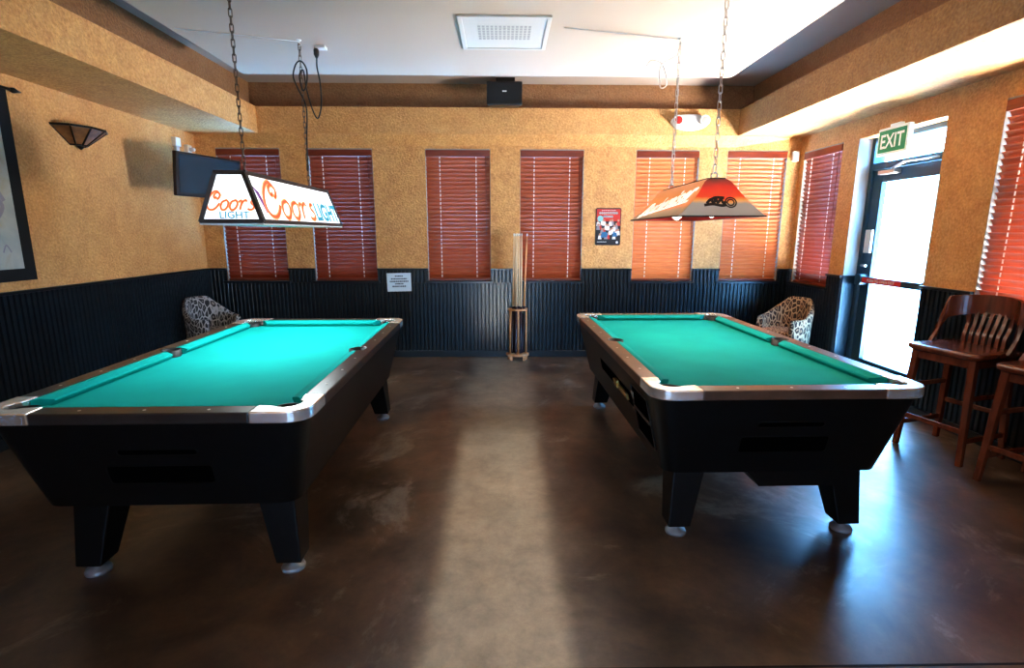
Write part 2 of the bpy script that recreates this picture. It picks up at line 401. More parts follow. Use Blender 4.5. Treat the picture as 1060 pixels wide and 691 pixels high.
# beadboard wainscot, cap rail, baseboard
def beads(mb, axis, at, sgn, u0, u1, z0, z1, pitch=.0455, d=.014):
    prof = []; u = u0
    while u < u1-1e-6:
        e = min(u+pitch, u1)
        for du, dd in ((0, 0), (.004, 0), (.009, d), (pitch-.009, d), (pitch-.004, .45*d)):
            if u+du < e: prof.append((u+du, dd))
        u = e
    prof.append((u1, 0)); vs = []
    for z in (z0, z1):
        for uu, dd in prof:
            vs.append((uu, at+sgn*(dd+.004), z) if axis == 'y' else (at+sgn*(dd+.004), uu, z))
    n = len(prof)
    mb.add(vs, [(i, i+1, n+i+1, n+i) for i in range(n-1)])
wb, cb, bb = MB(), MB(), MB()
beads(wb, 'y', YB, -1, XL, XR, .07, SILL-.02)
edges = [XL]+[v for w in BW for v in w]+[XR]
for a, b in zip(edges[::2], edges[1::2]):
    beads(wb, 'y', YB, -1, a, b, SILL-.02, CAP-.02); cb.box(a, b, YB-.035, YB, CAP-.022, CAP)
for a, b in BW: cb.box(a-.03, b+.03, YB-.05, YB+.05, SILL-.025, SILL)
bb.box(XL, XR, YB-.028, YB, 0, .078)
struct(wb, 'trim_6', 'wain'); struct(cb, 'trim_7', 'wain_trim', bevel=.004); struct(bb, 'baseboard_back', 'wain_trim', bevel=.004)
wl, cl, bl = MB(), MB(), MB()
beads(wl, 'x', XL, 1, YF, YB, .07, CAP-.02); cl.box(XL, XL+.035, YF, YB, CAP-.022, CAP); bl.box(XL, XL+.028, YF, YB, 0, .078)
struct(wl, 'trim_8', 'wain'); struct(cl, 'trim_9', 'wain_trim', bevel=.004); struct(bl, 'baseboard_left', 'wain_trim', bevel=.004)
wr, cr, br = MB(), MB(), MB()
for a, b in ((YF, DOOR[0]), (DOOR[1], YB)):
    beads(wr, 'x', XR, -1, a, b, .07, SILL-.02); br.box(XR-.028, XR, a, b, 0, .078)
for a, b in ((YF, RW[1][0]), (RW[1][1], DOOR[0]), (DOOR[1], RW[0][0]), (RW[0][1], YB)):
    beads(wr, 'x', XR, -1, a, b, SILL-.02, CAP-.02); cr.box(XR-.035, XR, a, b, CAP-.022, CAP)
for a, b in RW: cr.box(XR-.05, XR+.05, a-.03, b+.03, SILL-.025, SILL)
struct(wr, 'trim_10', 'wain'); struct(cr, 'trim_11', 'wain_trim', bevel=.004); struct(br, 'baseboard_right', 'wain_trim', bevel=.004)
struct(MB().box(-.4, XR-.03, 1.532, 1.541, -.002, .0012), 'trim_12', 'joint')

# ------------------------------------------------------------------ windows and blinds
def window(n, fn, w, z1):
    """fn(u, depth, z): u along the wall from 0 to w, depth outwards from the room face"""
    fr = MB()
    for a, b in ((0, .004), (w-.004, w)): fr.box(a, b, .002, .16, SILL, z1, fn)
    fr.box(.012, w-.012, .002, .16, z1-.012, z1, fn)
    for a, b in ((.012, .05), (w-.05, w-.012)): fr.box(a, b, .125, .16, SILL, z1-.012, fn)
    fr.box(.05, w-.05, .125, .16, SILL, SILL+.04, fn); fr.box(.05, w-.05, .125, .16, z1-.05, z1-.012, fn); fr.box(.05, w-.05, .13, .155, 1.62, 1.65, fn)
    o = struct(fr, 'window_%d' % n, 'frame')
    MB().box(.05, w-.05, .140, .146, SILL+.04, z1-.05, fn).build('pane', 'glass', o)
def blind(label, fn, w, z1, tilt, mat, z0=SILL+.003):
    t = thing('venetian_blind', label, 'window blind', fn(w/2, .05, z0), 0, 'red wooden blinds in the windows')
    loc = Vector(t.location)
    g = lambda u, d, z: Vector(fn(u, d, z))-loc
    a, b = .0044, w-.0044
    MB().box(a, b, -.006, .075, z1-.085, z1-.013, g).build('head_rail', 'slat_rail', t, .004)
    MB().box(a, b, .013, .055, z0, z0+.022, g).build('bottom_rail', 'slat_rail', t, .004)
    sl = MB(); top = z1-.068; n = int((top-z0-.035)/.0445); p = (top-z0-.035)/n
    ca, sa = math.cos(tilt), math.sin(tilt)
    for k in range(n):
        zc = z0+.04+p*(k+.15)
        ring = []
        for u in (a, b):
            q = []
            for s_, off in ((-.029, 0), (-.015, .0045), (0, .006), (.015, .0045), (.029, 0), (.029, -.003), (.015, .0015), (0, .003), (-.015, .0015), (-.029, -.003)):
                # room edge is the higher one
                q.append(g(u, .033+s_*ca+off*sa, zc-s_*sa+off*ca))
            ring.append(q)
        sl.loft(ring, True, True, False)
    sl.build('slats', mat, t)['kind'] = 'stuff'
    for u in (w*.22, w*.78):
        cd = MB()
        for k in range(n): zc = z0+.04+p*(k+.15); cd.box(u-.005, u+.005, .004, .007, zc-.006, zc+p-.022, g)
        cd.build('ladder_cord', 'cord', t)
    MB().tube([g(w*.93, -.004, z1-.08), g(w*.935, -.006, z1-.95)], .003, 6).build('tilt_wand', 'slat_rail', t)
names_back = ['dark red wooden blind in back wall behind the lit white lamp, beside the wall corner', 'dark red wooden blind in back wall beside the small white notice, far chain before it',
              'red wooden blind in back wall between the white notice and the cue rack', 'red wooden blind in back wall between the cue rack and the poster',
              'orange red wooden blind in back wall between the poster and the red lamp chain', 'glare streaked orange red blind in back wall above the tan patterned armchair']
for i, (a, b) in enumerate(BW):
    fn = lambda u, d, z, a=a: (a+u, YB+d, z)
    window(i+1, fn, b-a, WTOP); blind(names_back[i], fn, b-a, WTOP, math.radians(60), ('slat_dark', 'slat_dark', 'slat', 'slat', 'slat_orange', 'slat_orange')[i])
for i, (a, b) in enumerate(RW):
    fn = lambda u, d, z, b=b: (XR+d, b-u, z)
    window(7+i, fn, b-a, 2.37)
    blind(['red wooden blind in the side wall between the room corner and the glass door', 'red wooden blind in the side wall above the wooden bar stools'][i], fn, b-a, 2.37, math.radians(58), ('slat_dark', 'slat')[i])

# ------------------------------------------------------------------ glass door in the right wall
d = bpy.data.objects.new('door_1', None); COL.objects.link(d); d['kind'] = 'structure'; d.location = (XR+.165, 4.667, 0)
dx = lambda x, y, z: (x, y-4.667, z)
y0, y1 = DOOR
fr = MB()
for a, b in ((y0, y0+.05), (y1-.05, y1)): fr.box(-.04, .07, a, b, 0, 2.36, dx)
fr.box(-.04, .07, y0+.05, y1-.05, 2.065, 2.125, dx); fr.box(-.02, .07, y0+.05, y1-.05, 2.315, 2.36, dx)
fr.build('door_frame', 'alum', d, .003)
MB().box(.02, .026, y0+.05, y1-.05, 2.125, 2.315, dx).build('transom_pane', 'glass', d)
lf = MB(); a, b = y0+.054, y1-.054
for p, q in ((a, a+.12), (b-.12, b)): lf.box(-.02, .03, p, q, .012, 2.06, dx)
lf.box(-.02, .03, a+.12, b-.12, .012, .26, dx); lf.box(-.02, .03, a+.12, b-.12, 1.945, 2.06, dx)
leaf = lf.build('door_leaf', 'alum', d, .003)
MB().box(.002, .008, a+.12, b-.12, .26, 1.945, dx).build('glass_pane', 'glass', leaf)
pb = MB().box(-.075, -.045, a+.02, b-.02, 1.005, 1.065, dx); pb.box(-.09, -.02, b-.09, b-.01, .985, 1.085, dx); pb.box(-.09, -.02, a+.01, a+.06, .995, 1.075, dx)
pbar = pb.build('push_bar', 'alum', d, .006)
pl = MB().box(-.079, -.074, b-.60, b-.10, 1.01, 1.06, dx).build('push_plate', 'red', pbar); pl['label'] = 'red push plate with white capitals'
tx = MB(); text(tx, 'PUSH TO OPEN EXIT', .036, lambda u, v: dx(-.0796, b-.35-u, 1.022+v), bold=.0008, sx=1.05)
tx.build('lettering', 'white', pbar)
cl = MB().box(-.10, -.03, b-.36, b-.16, 2.005, 2.04, dx); cl.bar(dx(-.07, b-.30, 2.05), dx(-.20, b-.62, 2.07), .03, .012); cl.bar(dx(-.20, b-.62, 2.07), dx(-.045, b-.78, 2.085), .03, .012)
cl.build('door_closer', 'steel', d, .003)
MB().box(-.045, -.021, b-.105, b-.015, 1.29, 1.51, dx).build('placard', 'white', d, .004)
hd = MB().tube([dx(-.03, b-.06, 1.16), dx(-.075, b-.06, 1.17), dx(-.08, b-.13, 1.17)], .011); hd.build('lever_handle', 'steel', d)

# exit sign over the door
t = thing('exit_sign', 'green EXIT sign with white letters and pale border over the glass door', 'exit sign', (XR-.035, 4.67, 2.265))
MB().box(-.012, .03, -.18, .18, -.115, .115).build('sign_case', 'exitw', t, .006)
MB().box(-.016, -.012, -.158, .158, -.092, .092).build('face_plate', 'green', t)
struct(MB().box(XR-.004, XR+.124, DOOR[1]-.008, DOOR[1], CAP, 2.36), 'trim_14', 'frame')
struct(MB().box(XR-.004, XR+.124, DOOR[1]-.008, DOOR[1], 0, CAP), 'trim_15', 'wain_trim')
tx = MB(); text(tx, 'EXIT', .165, lambda u, v: (-.0175, -u, -.057+v), bold=.003, sx=.82); tx.build('lettering', 'exitw', t)
MB().box(0, .035, -.06, .06, .085, .14).build('bracket', 'exitw', t)

# outside: pale pavement and a far shop front, all washed out by daylight
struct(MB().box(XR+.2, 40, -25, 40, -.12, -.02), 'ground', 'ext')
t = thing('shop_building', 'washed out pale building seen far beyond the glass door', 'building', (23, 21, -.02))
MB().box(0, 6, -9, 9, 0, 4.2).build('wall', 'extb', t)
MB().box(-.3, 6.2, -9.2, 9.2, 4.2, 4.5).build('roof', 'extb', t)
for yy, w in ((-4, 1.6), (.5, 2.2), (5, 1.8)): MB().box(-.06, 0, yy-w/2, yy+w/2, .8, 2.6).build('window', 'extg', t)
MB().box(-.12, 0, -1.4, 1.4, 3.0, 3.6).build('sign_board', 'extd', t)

# ------------------------------------------------------------------ pool tables
def pool_table(label, loc, rz, cloth, rail, coin, legdx):
    T = thing('pool_table', label, 'pool table', loc, rz)
    W, L, NW, NL, ZT, ZB = .64, 1.135, .495, .99, .79, .748
    RI = .552                                   # inner edge of the rail top
    LI = NL+(RI-NW)
    hx = lambda z: lerp(.530, .622, (z-.345)/(.742-.345)); hy = lambda z: lerp(1.015, 1.117, (z-.345)/(.742-.345))
    cb = MB(); cb.loft([[(x, y, z) for x, y in rrect(hx(z), hy(z), lerp(.075, .10, (z-.345)/.397), 7)] for z in (.345, .55, .742)], True, True, True)
    cab = cb.build('cabinet', 'cab', T)
    em = cab.modifiers.new('e', 'EDGE_SPLIT'); em.split_angle = math.radians(40)
    # recesses on the near end: ball return mouth and slot
    def endp(u, v, off, s=-1): return (u, s*(hy(v)+off), v)
    for (u0, u1, v0, v1, nm) in ((-.205, .225, .455, .552, 'ball_return'), (-.14, .185, .592, .630, 'cue_ball_slot')):
        fr, ho = MB(), MB()
        c = ((u0+u1)/2, (v0+v1)/2); o2 = rrect((u1-u0)/2, (v1-v0)/2, .018, 4); i2 = rrect((u1-u0)/2-.008, (v1-v0)/2-.008, .012, 4)
        n = len(o2)
        fr.add([endp(c[0]+x, c[1]+y, .002) for x, y in o2]+[endp(c[0]+x, c[1]+y, .004) for x, y in i2], [(i, (i+1) % n, n+(i+1) % n, n+i) for i in range(n)])
        ho.add([endp(c[0]+x, c[1]+y, .0025) for x, y in i2], [tuple(range(n))])
        q = fr.build(nm, 'cab', T); ho.build('opening', 'hole', q)
    if coin:
        sp = lambda y, z, off: (-(hx(z)+off), y, z)
        def plate(nm, mat, y0, y1, z0, z1, off, par):
            m = MB(); a = [sp(y, z, off) for y, z in ((y0, z0), (y1, z0), (y1, z1), (y0, z1))]; b = [sp(y, z, .0005) for y, z in ((y0, z0), (y1, z0), (y1, z1), (y0, z1))]
            m.loft([b, a], True, True, False); return m.build(nm, mat, par)
        q = plate('ball_window', 'hole', -.94, -.65, .43, .68, .003, T)
        fr = MB(); P = [sp(y, z, .006) for y, z in ((-.945, .425), (-.645, .425), (-.645, .685), (-.945, .685))]
        for i in range(4): fr.bar(P[i], P[(i+1) % 4], .004)
        fr.bar(sp(-.94, .56, .006), sp(-.65, .56, .006), .010); fr.build('window_frame', 'rail', q)
        q = plate('coin_chute', 'hole', -.60, .24, .535, .610, .003, T)
        plate('coin_slide', 'brass', -.52, -.18, .548, .582, .014, q); plate('coin_slide_handle', 'brass', -.30, -.24, .552, .60, .022, q)
        plate('lock_plate', 'chrome', -.66, -.62, .60, .64, .006, T)
        m = MB(); m.prism([(-.14, .366), (.44, .366), (.44, .262), (-.055, .262)], -1.0, .9, lambda x, z, y: (x, y, z)); m.build('ball_box', 'cab', T)
    # legs: splayed tapered posts on levelling feet
    for sx in (-1, 1):
        for sy in (-1, 1):
            lg = MB(); px, py = sx*.425+legdx, sy*.957
            def ring(z, ox, ix, oy, iy): return [(sx*ox+legdx, sy*oy, z), (sx*ix+legdx, sy*oy, z), (sx*ix+legdx, sy*iy, z), (sx*ox+legdx, sy*iy, z)]
            lg.loft([ring(.37, .462, .305, .985, .81), ring(.055, .480, .372, 1.01, .90)], True, True, False)
            l = lg.build('leg', 'cab', T, .006)
            f = MB().lathe([(.050, 0), (.052, .010), (.046, .022), (.020, .027), (.018, .06)], (px, py, 0), 24); f.build('foot', 'foot', l)
    # bed cloth and pockets
    MB().box(-.52, .52, -1.015, 1.015, .70, ZB).build('bed_cloth', cloth, T)
    PC = (.527, 1.022)
    for sx in (-1, 1):
        for sy in (-1, 1):
            cc = (sx*PC[0], sy*PC[1])
            pk = MB().lathe([(.0585, .70), (.0585, .772), (.052, .772), (.047, .752), (.001, .7505)], (*cc, 0), 20, caps=False); pk.build('corner_pocket', 'rubber', T)
            poly = [(RI, L-.225)]
            for k in range(9):
                a = math.radians(-50+190*k/8); poly.append((PC[0]+.054*math.cos(a), PC[1]+.054*math.sin(a)))
            poly += [(.42, LI), (W-.225, L)]
            for k in range(8):
                a = math.radians(90-90*k/7); poly.append((W-.10+.10*math.cos(a), L-.10+.10*math.sin(a)))
            poly += [(W, L-.225)]
            m = MB(); m.prism([(sx*x, sy*y) for x, y in poly], .744, ZT+.003); m.build('corner_casting', 'chrome', T, .006, 3, 50)
    # rails with pearl sights
    def sight(x, y, r, par):
        MB().lathe([(r, ZT-.001), (r, ZT+.0012)], (x, y, 0), 10).build('sight', 'inlay', par)
    for sx in (-1, 1):
        poly = [(sx*W, -L+.225), (sx*W, L-.225), (sx*RI, L-.225)]
        for k in range(9):
            a = math.radians(90-180*k/8); poly.append((sx*(RI-.002+.050*math.cos(a)), .056*math.sin(a)))
        poly += [(sx*RI, -L+.225)]
        m = MB(); m.prism(poly, .744, ZT); r = m.build('side_rail', rail, T, .006, 2, 50)
        for y in (-.743, -.495, -.248, .248, .495, .743): sight(sx*.596, y, .006, r)
        pk = MB().lathe([(.053, .70), (.053, .789), (.047, .789), (.044, .752), (.001, .7505)], (sx*(RI-.002), 0, 0), 20, caps=False); pk.build('side_pocket', 'rubber', T)
    for sy in (-1, 1):
        m = MB(); m.box(-W+.225, W-.225, sy*LI, sy*L, .744, ZT); r = m.build('end_rail', rail, T, .006)
        for x in (-.2475, 0, .2475): sight(x, sy*1.094, .006, r)
    # cushions
    def cushion(p, q, n, c0, c1):
        """rail-side line p-q, nose offset n inwards, ends cut back by c0, c1"""
        p, q, n = Vector((*p, 0)), Vector((*q, 0)), Vector((*n, 0)); t = (q-p).normalized()
        sec = [(0, .789), (.35, .789), (.93, .778), (1, .770), (.72, ZB+.002), (0, ZB+.002)]
        rg = []
        for base, cut, sg in ((p, c0, 1), (q, c1, -1)):
            rg.append([base+n*s_+t*sg*cut*s_+Vector((0, 0, z)) for s_, z in sec])
        m = MB(); m.loft(rg, True, True, False); return m.build('cushion', cloth, T)
    dn = RI-NW
    for sx in (-1, 1):
        cushion((sx*RI, -.955), (sx*RI, -.055), (-sx*dn, 0), .055, .02)
        cushion((sx*RI, .055), (sx*RI, .955), (-sx*dn, 0), .02, .055)
    for sy in (-1, 1): cushion((-.46, sy*LI), (.46, sy*LI), (0, -sy*dn), .055, .055)
    return T
pool_table('black pool table with bright turquoise cloth under the lit white lamp', (-1.418, 3.06, 0), .0167, 'cloth', 'rail', False, .04)
pool_table('coin operated black pool table with green cloth under the red lamp', (1.285, 3.336, 0), .0176, 'cloth2', 'rail2', True, -.01)

# ------------------------------------------------------------------ hanging lamps
def chain(mb, p0, p1, link=.05, w=.017, r=.0028):
    p0, p1 = Vector(p0), Vector(p1); L = (p1-p0).length; n = max(1, round(L/(link-2*r-.006))); step = L/n; t = (p1-p0)/L
    a = t.orthogonal().normalized(); b = t.cross(a)
    for k in range(n):
        c = p0+t*step*(k+.5); s = a if k % 2 else b; hl = step/2+r+.002-w/2; P = []
        for j in range(6):
            g = PI*j/5; P.append(c+s*math.cos(g)*w/2+t*(hl+math.sin(g)*w/2))
        for j in range(6):
            g = PI+PI*j/5; P.append(c+s*math.cos(g)*w/2+t*(-hl+math.sin(g)*w/2))
        mb.tube(P, r, 5, True)
SCRIPT = {   # pen strokes of the slanted script word, in units of the capital's height
 'C': [[(.50, .70), (.42, .62), (.36, .70), (.40, .86), (.54, .93), (.66, .80), (.60, .62), (.50, .56)], [(.60, .90), (.46, 1.0), (.26, .88), (.08, .58), (.02, .26), (.12, .04), (.32, .0), (.52, .14), (.66, .36)]],
 'o': [[(.30, .50), (.14, .42), (.06, .20), (.12, .02), (.26, .0), (.40, .16), (.44, .38), (.36, .50)]],
 'r': [[(.04, .40), (.14, .50), (.20, .42), (.16, .20), (.12, .0)], [(.16, .24), (.26, .44), (.40, .52), (.44, .42)]],
 's': [[(.38, .52), (.24, .48), (.22, .36), (.34, .24), (.34, .08), (.20, .0), (.04, .06)]]}
def coors(mb, fn, h, w, u0, v0, sx=1.0):
    u = 0
    for ch, adv in (('C', .66), ('o', .46), ('o', .46), ('r', .46), ('s', .40)):
        for st in SCRIPT[ch]:
            cl = ch == 'o'
            ribbon(mb, [((u+x+.10*y)*h*sx+u0, y*h+v0) for x, y in st], w, fn, cl)
        u += adv
    return u*h*sx
def lamp_white():
    X, Y0, Y1, Z, HW, HT, H = -1.463, 2.91, 4.30, 1.525, .168, .076, .262
    YC = (Y0+Y1)/2; hl = (Y1-Y0)/2
    t = thing('billiard_lamp', 'lit white billiard lamp with red script and blue capitals over the turquoise table', 'hanging lamp', (X, YC, Z))
    hw = lambda z: lerp(HW, HT, z/H)
    e = .012
    fr = MB()
    c = lambda sx, sy, z: (sx*hw(z), sy*(hl-.02*z/H), z)
    for sx in (-1, 1):
        for sy in (-1, 1): fr.bar(c(sx, sy, 0), c(sx, sy, H), .022)
        for z in (.006, H): fr.bar(c(sx, -1, z), c(sx, 1, z), .022)
    for sy in (-1, 1):
        for z in (.006, H): fr.bar(c(-1, sy, z), c(1, sy, z), .022)
    fr.box(-HT, HT, -hl+.03, hl-.03, H-.004, H+.004)
    fr.build('lamp_frame', 'lampframe', t)
    MB().box(-HW-.004, HW+.004, -hl-.004, hl+.004, -.014, -.004).build('bottom_lip', 'white', t)['label'] = 'white bottom lip'
    for sx in (-1, 1):
        m = MB(); m.add([c(sx, -1, .01), c(sx, 1, .01), c(sx, 1, H), c(sx, -1, H)], [(0, 1, 2, 3)]); p = m.build('side_panel', 'panel', t)
        fn = lambda u, v, o=.0035: (sx*(hw(v)+o), sx*u, v)
        for nm, mat, w, o in (('script_edge', 'coors_edge', .030, .004), ('script', 'coors', .016, .0055)):
            m = MB(); coors(m, lambda u, v: fn(u, v, o), .20, w, -.60, .035, 1.58); m.build(nm, mat, p)
        m = MB(); text(m, 'LIGHT', .165, lambda u, v: fn(u, v, .0045), shear=.12, bold=.006, sx=1.05, align='LEFT'); 
        vs = [Vector(p_) for p_ in m.v]; m.v = [(sx*(hw(v_.z+.035)+.0045), v_.y+sx*.185, v_.z+.035) for v_ in vs]
        m.build('capitals', 'light_blue', p)
        m = MB(); m.add([fn(-.655, .20), fn(-.60, .165), fn(-.575, .06), fn(-.605, .05), fn(-.625, .12)], [(0, 1, 2, 3, 4)]); m.build('mountain_mark', 'mountain', p)
    for sy in (-1, 1):
        m = MB(); m.add([c(-1, sy, .01), c(1, sy, .01), c(1, sy, H), c(-1, sy, H)], [(0, 1, 2, 3)]); p = m.build('end_panel', 'panel', t)
        fn = lambda u, v, o=.004: (-sy*u, sy*(hl-.02*v/H+o), v)
        for nm, mat, w, o in (('script_edge', 'coors_edge', .0135, .004), ('script', 'coors', .006, .0055)):
            m = MB(); coors(m, lambda u, v: fn(u, v, o), .098, w, -.133, .066, 1.08); m.build(nm, mat, p)
        m = MB(); text(m, 'LIGHT', .052, lambda u, v: fn(u+.015, v+.022), bold=.0008, sx=1.12); m.build('capitals', 'light_blue', p)
    for y, hook in ((-.5, None), (.50, 1)):
        m = MB(); chain(m, (0, y, H+.03), (0, y, ZC-Z-.03)); cobj = m.build('chain', 'chain', t)
        k = MB(); k.tube([(-.03, y, H), (-.022, y, H+.02), (0, y, H+.034), (.022, y, H+.02), (.03, y, H)], .004, 6); k.build('hanger', 'lampframe', cobj)
        k = MB(); k.tube([(0, y, ZC-Z), (0, y, ZC-Z-.02), (.012, y, ZC-Z-.035), (0, y, ZC-Z-.045), (-.01, y, ZC-Z-.035)], .003, 6); k.lathe([(.018, ZC-Z), (.016, ZC-Z-.006), (.005, ZC-Z-.012)], (0, y, 0), 14); k.build('ceiling_hook', 'white', cobj)
    # power cord looped on the far chain, plugged into the ceiling
    zc = ZC-Z
    P = catmull([(.0, .5, .40), (.012, .49, .62), (.02, .50, .85), (-.03, .49, .98), (-.055, .49, 1.06), (-.03, .49, 1.14), (.01, .49, 1.16), (.045, .49, 1.10), (.035, .49, 1.0), (.01, .48, .96), (-.01, .49, 1.06), (.02, .49, 1.10), (.03, .50, .98), (.06, .51, .84), (.09, .53, .78), (.115, .55, .88), (.11, .57, 1.03), (.085, .60, 1.15), (.08, .62, 1.22)], 5)
    m = MB(); m.tube(P, .0055, 6); cd = m.build('power_cord', 'cordblack', t)
    MB().lathe([(.008, 1.22), (.020, 1.245), (.020, 1.275), (.012, 1.29)], (.08, .62, 0), 12).build('plug', 'cordblack', cd)
    MB().box(.08, .15, .60, .66, 1.285, zc).build('outlet', 'white', t)
    m = MB(); m.tube([(.0, .5, zc-.012), (-.30, .42, zc-.008), (-.75, .28, zc-.008)], .003, 5); m.build('ceiling_wire', 'cordwhite', t)
    return X, YC, Z
LW = lamp_white()
def lamp_red():
    X, Y0, Y1, Z = 1.262, 3.05, 4.17, 1.570
    YC = (Y0+Y1)/2; hl = (Y1-Y0)/2
    t = thing('billiard_lamp', 'flared red and orange billiard lamp with white script over the green table', 'hanging lamp', (X, YC, Z))
    lev = [(0, .256, hl), (.025, .226, hl-.010), (.060, .188, hl-.024), (.100, .150, hl-.041), (.140, .119, hl-.060), (.175, .097, hl-.080), (.200, .078, hl-.096), (.213, .062, hl-.106), (.220, .044, hl-.114)]
    def hw(z):
        for a, b in zip(lev, lev[1:]):
            if z <= b[0]: k = (z-a[0])/(b[0]-a[0]); return lerp(a[1], b[1], k), lerp(a[2], b[2], k)
        return lev[-1][1:]
    for sx in (-1, 1):
        m = MB(); m.loft([[(sx*w, -l, z), (sx*w, l, z)] for z, w, l in lev], False, False, True); p = m.build('side_panel', 'lamp_side', t)
        fn = lambda u, v: (sx*(hw(v)[0]+.004), sx*u, v+.0015)
        m = MB(); text(m, 'Budweiser', .20, lambda u, v: (u, v, 0), shear=.35, bold=.006, sx=1.0)
        m.v = [fn(x_*1.0, .058+y_*.66+.055*(x_/.5)) for x_, y_, _ in m.v]
        ribbon(m, [(-.44, .030), (-.1, .050), (.25, .075), (.44, .090)], .014, fn); m.build('script', 'script_white', p)
    for sy in (-1, 1):
        m = MB(); m.loft([[(-w, sy*l, z), (w, sy*l, z)] for z, w, l in lev], False, False, True); p = m.build('end_panel', 'lamp_end', t)
        fn = lambda u, v: (-sy*u, sy*(hw(v)[1]+.004), v)
        m = MB()
        for r in (.028, .017): ribbon(m, [(.055+r*1.15*math.cos(k*PI/4), .078+r*math.sin(k*PI/4)) for k in range(8)], .008, fn, True)
        for st in ([(-.085, .072), (-.06, .095), (-.045, .075), (-.03, .098), (-.02, .078), (.0, .095), (.012, .075), (.03, .085)], [(-.10, .062), (-.05, .068), (.0, .060), (.03, .064)], [(-.07, .088), (-.03, .106), (.02, .104)]): ribbon(m, st, .016, fn)
        m.build('print', 'motif', p)
    MB().prism([(s*.05, u*(hl-.110)) for s, u in ((-1, -1), (1, -1), (1, 1), (-1, 1))], .218, .224).build('top_cap', 'motif', t)
    m = MB(); m.loft([[(sx*(w-.006), sy*(l-.006), z) for sx, sy in ((-1, -1), (1, -1), (1, 1), (-1, 1))] for z, w, l in lev], True, False, True); m.build('lining', 'lampred', t)
    m = MB(); z, w, l = lev[0]
    P = [(-w, -l, 0), (w, -l, 0), (w, l, 0), (-w, l, 0)]
    for i in range(4): m.bar(P[i], P[(i+1) % 4], .006, .008)
    m.build('rim', 'motif', t)
    for y in (-.33, .33):
        m = MB().lathe([(.006, .0), (.034, .022), (.040, .042), (.030, .06), (.016, .085)], (.03, y, -.004), 18); m.build('bulb', 'bulb', t)
        m = MB().lathe([(.018, .08), (.018, .21)], (.03, y, 0), 12); m.build('bulb_holder', 'motif', t)
    zc = ZC-Z
    for y in (-.40, .40):
        m = MB(); chain(m, (0, y, .258), (0, y, zc-.03), .056, .020, .003); cobj = m.build('chain', 'chain2', t)
        k = MB(); k.tube([(.0+.020*math.cos(a*PI/6), y, .240+.020*math.sin(a*PI/6)) for a in range(12)], .004, 6, True); k.build('ring', 'chain2', cobj)
        k = MB(); k.tube([(0, y, zc), (0, y, zc-.02), (.012, y, zc-.035), (0, y, zc-.045), (-.01, y, zc-.035)], .003, 6); k.lathe([(.018, zc), (.016, zc-.006), (.005, zc-.012)], (0, y, 0), 14); k.build('ceiling_hook', 'chain2', cobj)
    P = catmull([(.0, .40, 1.16), (-.05, .40, 1.13), (-.11, .40, 1.10), (-.135, .40, 1.05), (-.13, .40, .98), (-.12, .40, .93), (-.08, .40, .95), (-.09, .40, 1.02), (-.12, .42, 1.10), (-.19, .42, 1.12), (-.23, .42, 1.08)], 5)
    m = MB(); m.tube(P, .0045, 6); m.build('power_cord', 'cordwhite', t)
    m = MB(); m.tube(catmull([(0, .40, 1.0), (.006, .395, .7), (-.006, .405, .5), (0, .40, .26)], 5), .004, 6); m.build('power_cord', 'cordwhite', t)
    m = MB(); m.tube([(0, .40, zc-.012), (-.25, .34, zc-.008), (-.85, .20, zc-.008)], .003, 5); m.build('ceiling_wire', 'cordwhite', t)
    return X, YC, Z
M['lamp_side'] = height_mat('orange lamp print', [(.0, (.26, .19, .13)), (.20, (.42, .25, .14)), (.30, (.80, .24, .07)), (.6, (.85, .30, .09)), (.95, (.75, .30, .14))], .35)
M['lamp_end'] = height_mat('red lamp print', [(.0, (.30, .24, .19)), (.30, (.36, .29, .23)), (.38, (.80, .34, .09)), (.47, (.80, .07, .02)), (.74, (.60, .03, .015)), (.93, (.16, .03, .02))], .5)
LR = lamp_red()

# ------------------------------------------------------------------ wall and ceiling fittings
t = thing('ceiling_vent', 'square white ceiling air vent with perforated centre', 'air vent', (.013, 3.935, ZC))
m = MB(); h = .305
for a, b, c, d_ in ((-h, h, -h, -h+.03), (-h, h, h-.03, h), (-h, -h+.03, -h+.03, h-.03), (h-.03, h, -h+.03, h-.03)): m.box(a, b, c, d_, -.014, 0)
m.build('vent_frame', 'vent', t, .003)
MB().box(-h+.03, h-.03, -h+.03, h-.03, -.008, 0).build('vent_panel', 'vent', t)
m = MB()
for i in range(13):
    for j in range(6):
        x, y = -.17+.34*i/12, -.13+.22*j/5; m.box(x-.009, x+.009, y-.014, y+.014, -.0095, -.008)
m.build('perforation', 'ventgrey', t)

t = thing('speaker', 'small black loudspeaker hung above the beam on the back wall', 'loudspeaker', (.02, 5.93, 2.80))
m = MB(); m.prism([(-.19, -.06), (.19, -.06), (.15, .09), (-.15, .09)], 0, .235); m.build('cabinet', 'tvb', t, .012)
MB().box(-.178, .178, -.066, -.060, .012, .223).build('grille', 'banner', t)
MB().box(-.022, .022, -.068, -.066, .128, .140).build('badge', 'inlay', t)
MB().box(-.09, .11, -.02, .06, .235, ZU-2.80).build('bracket', 'tvb', t)

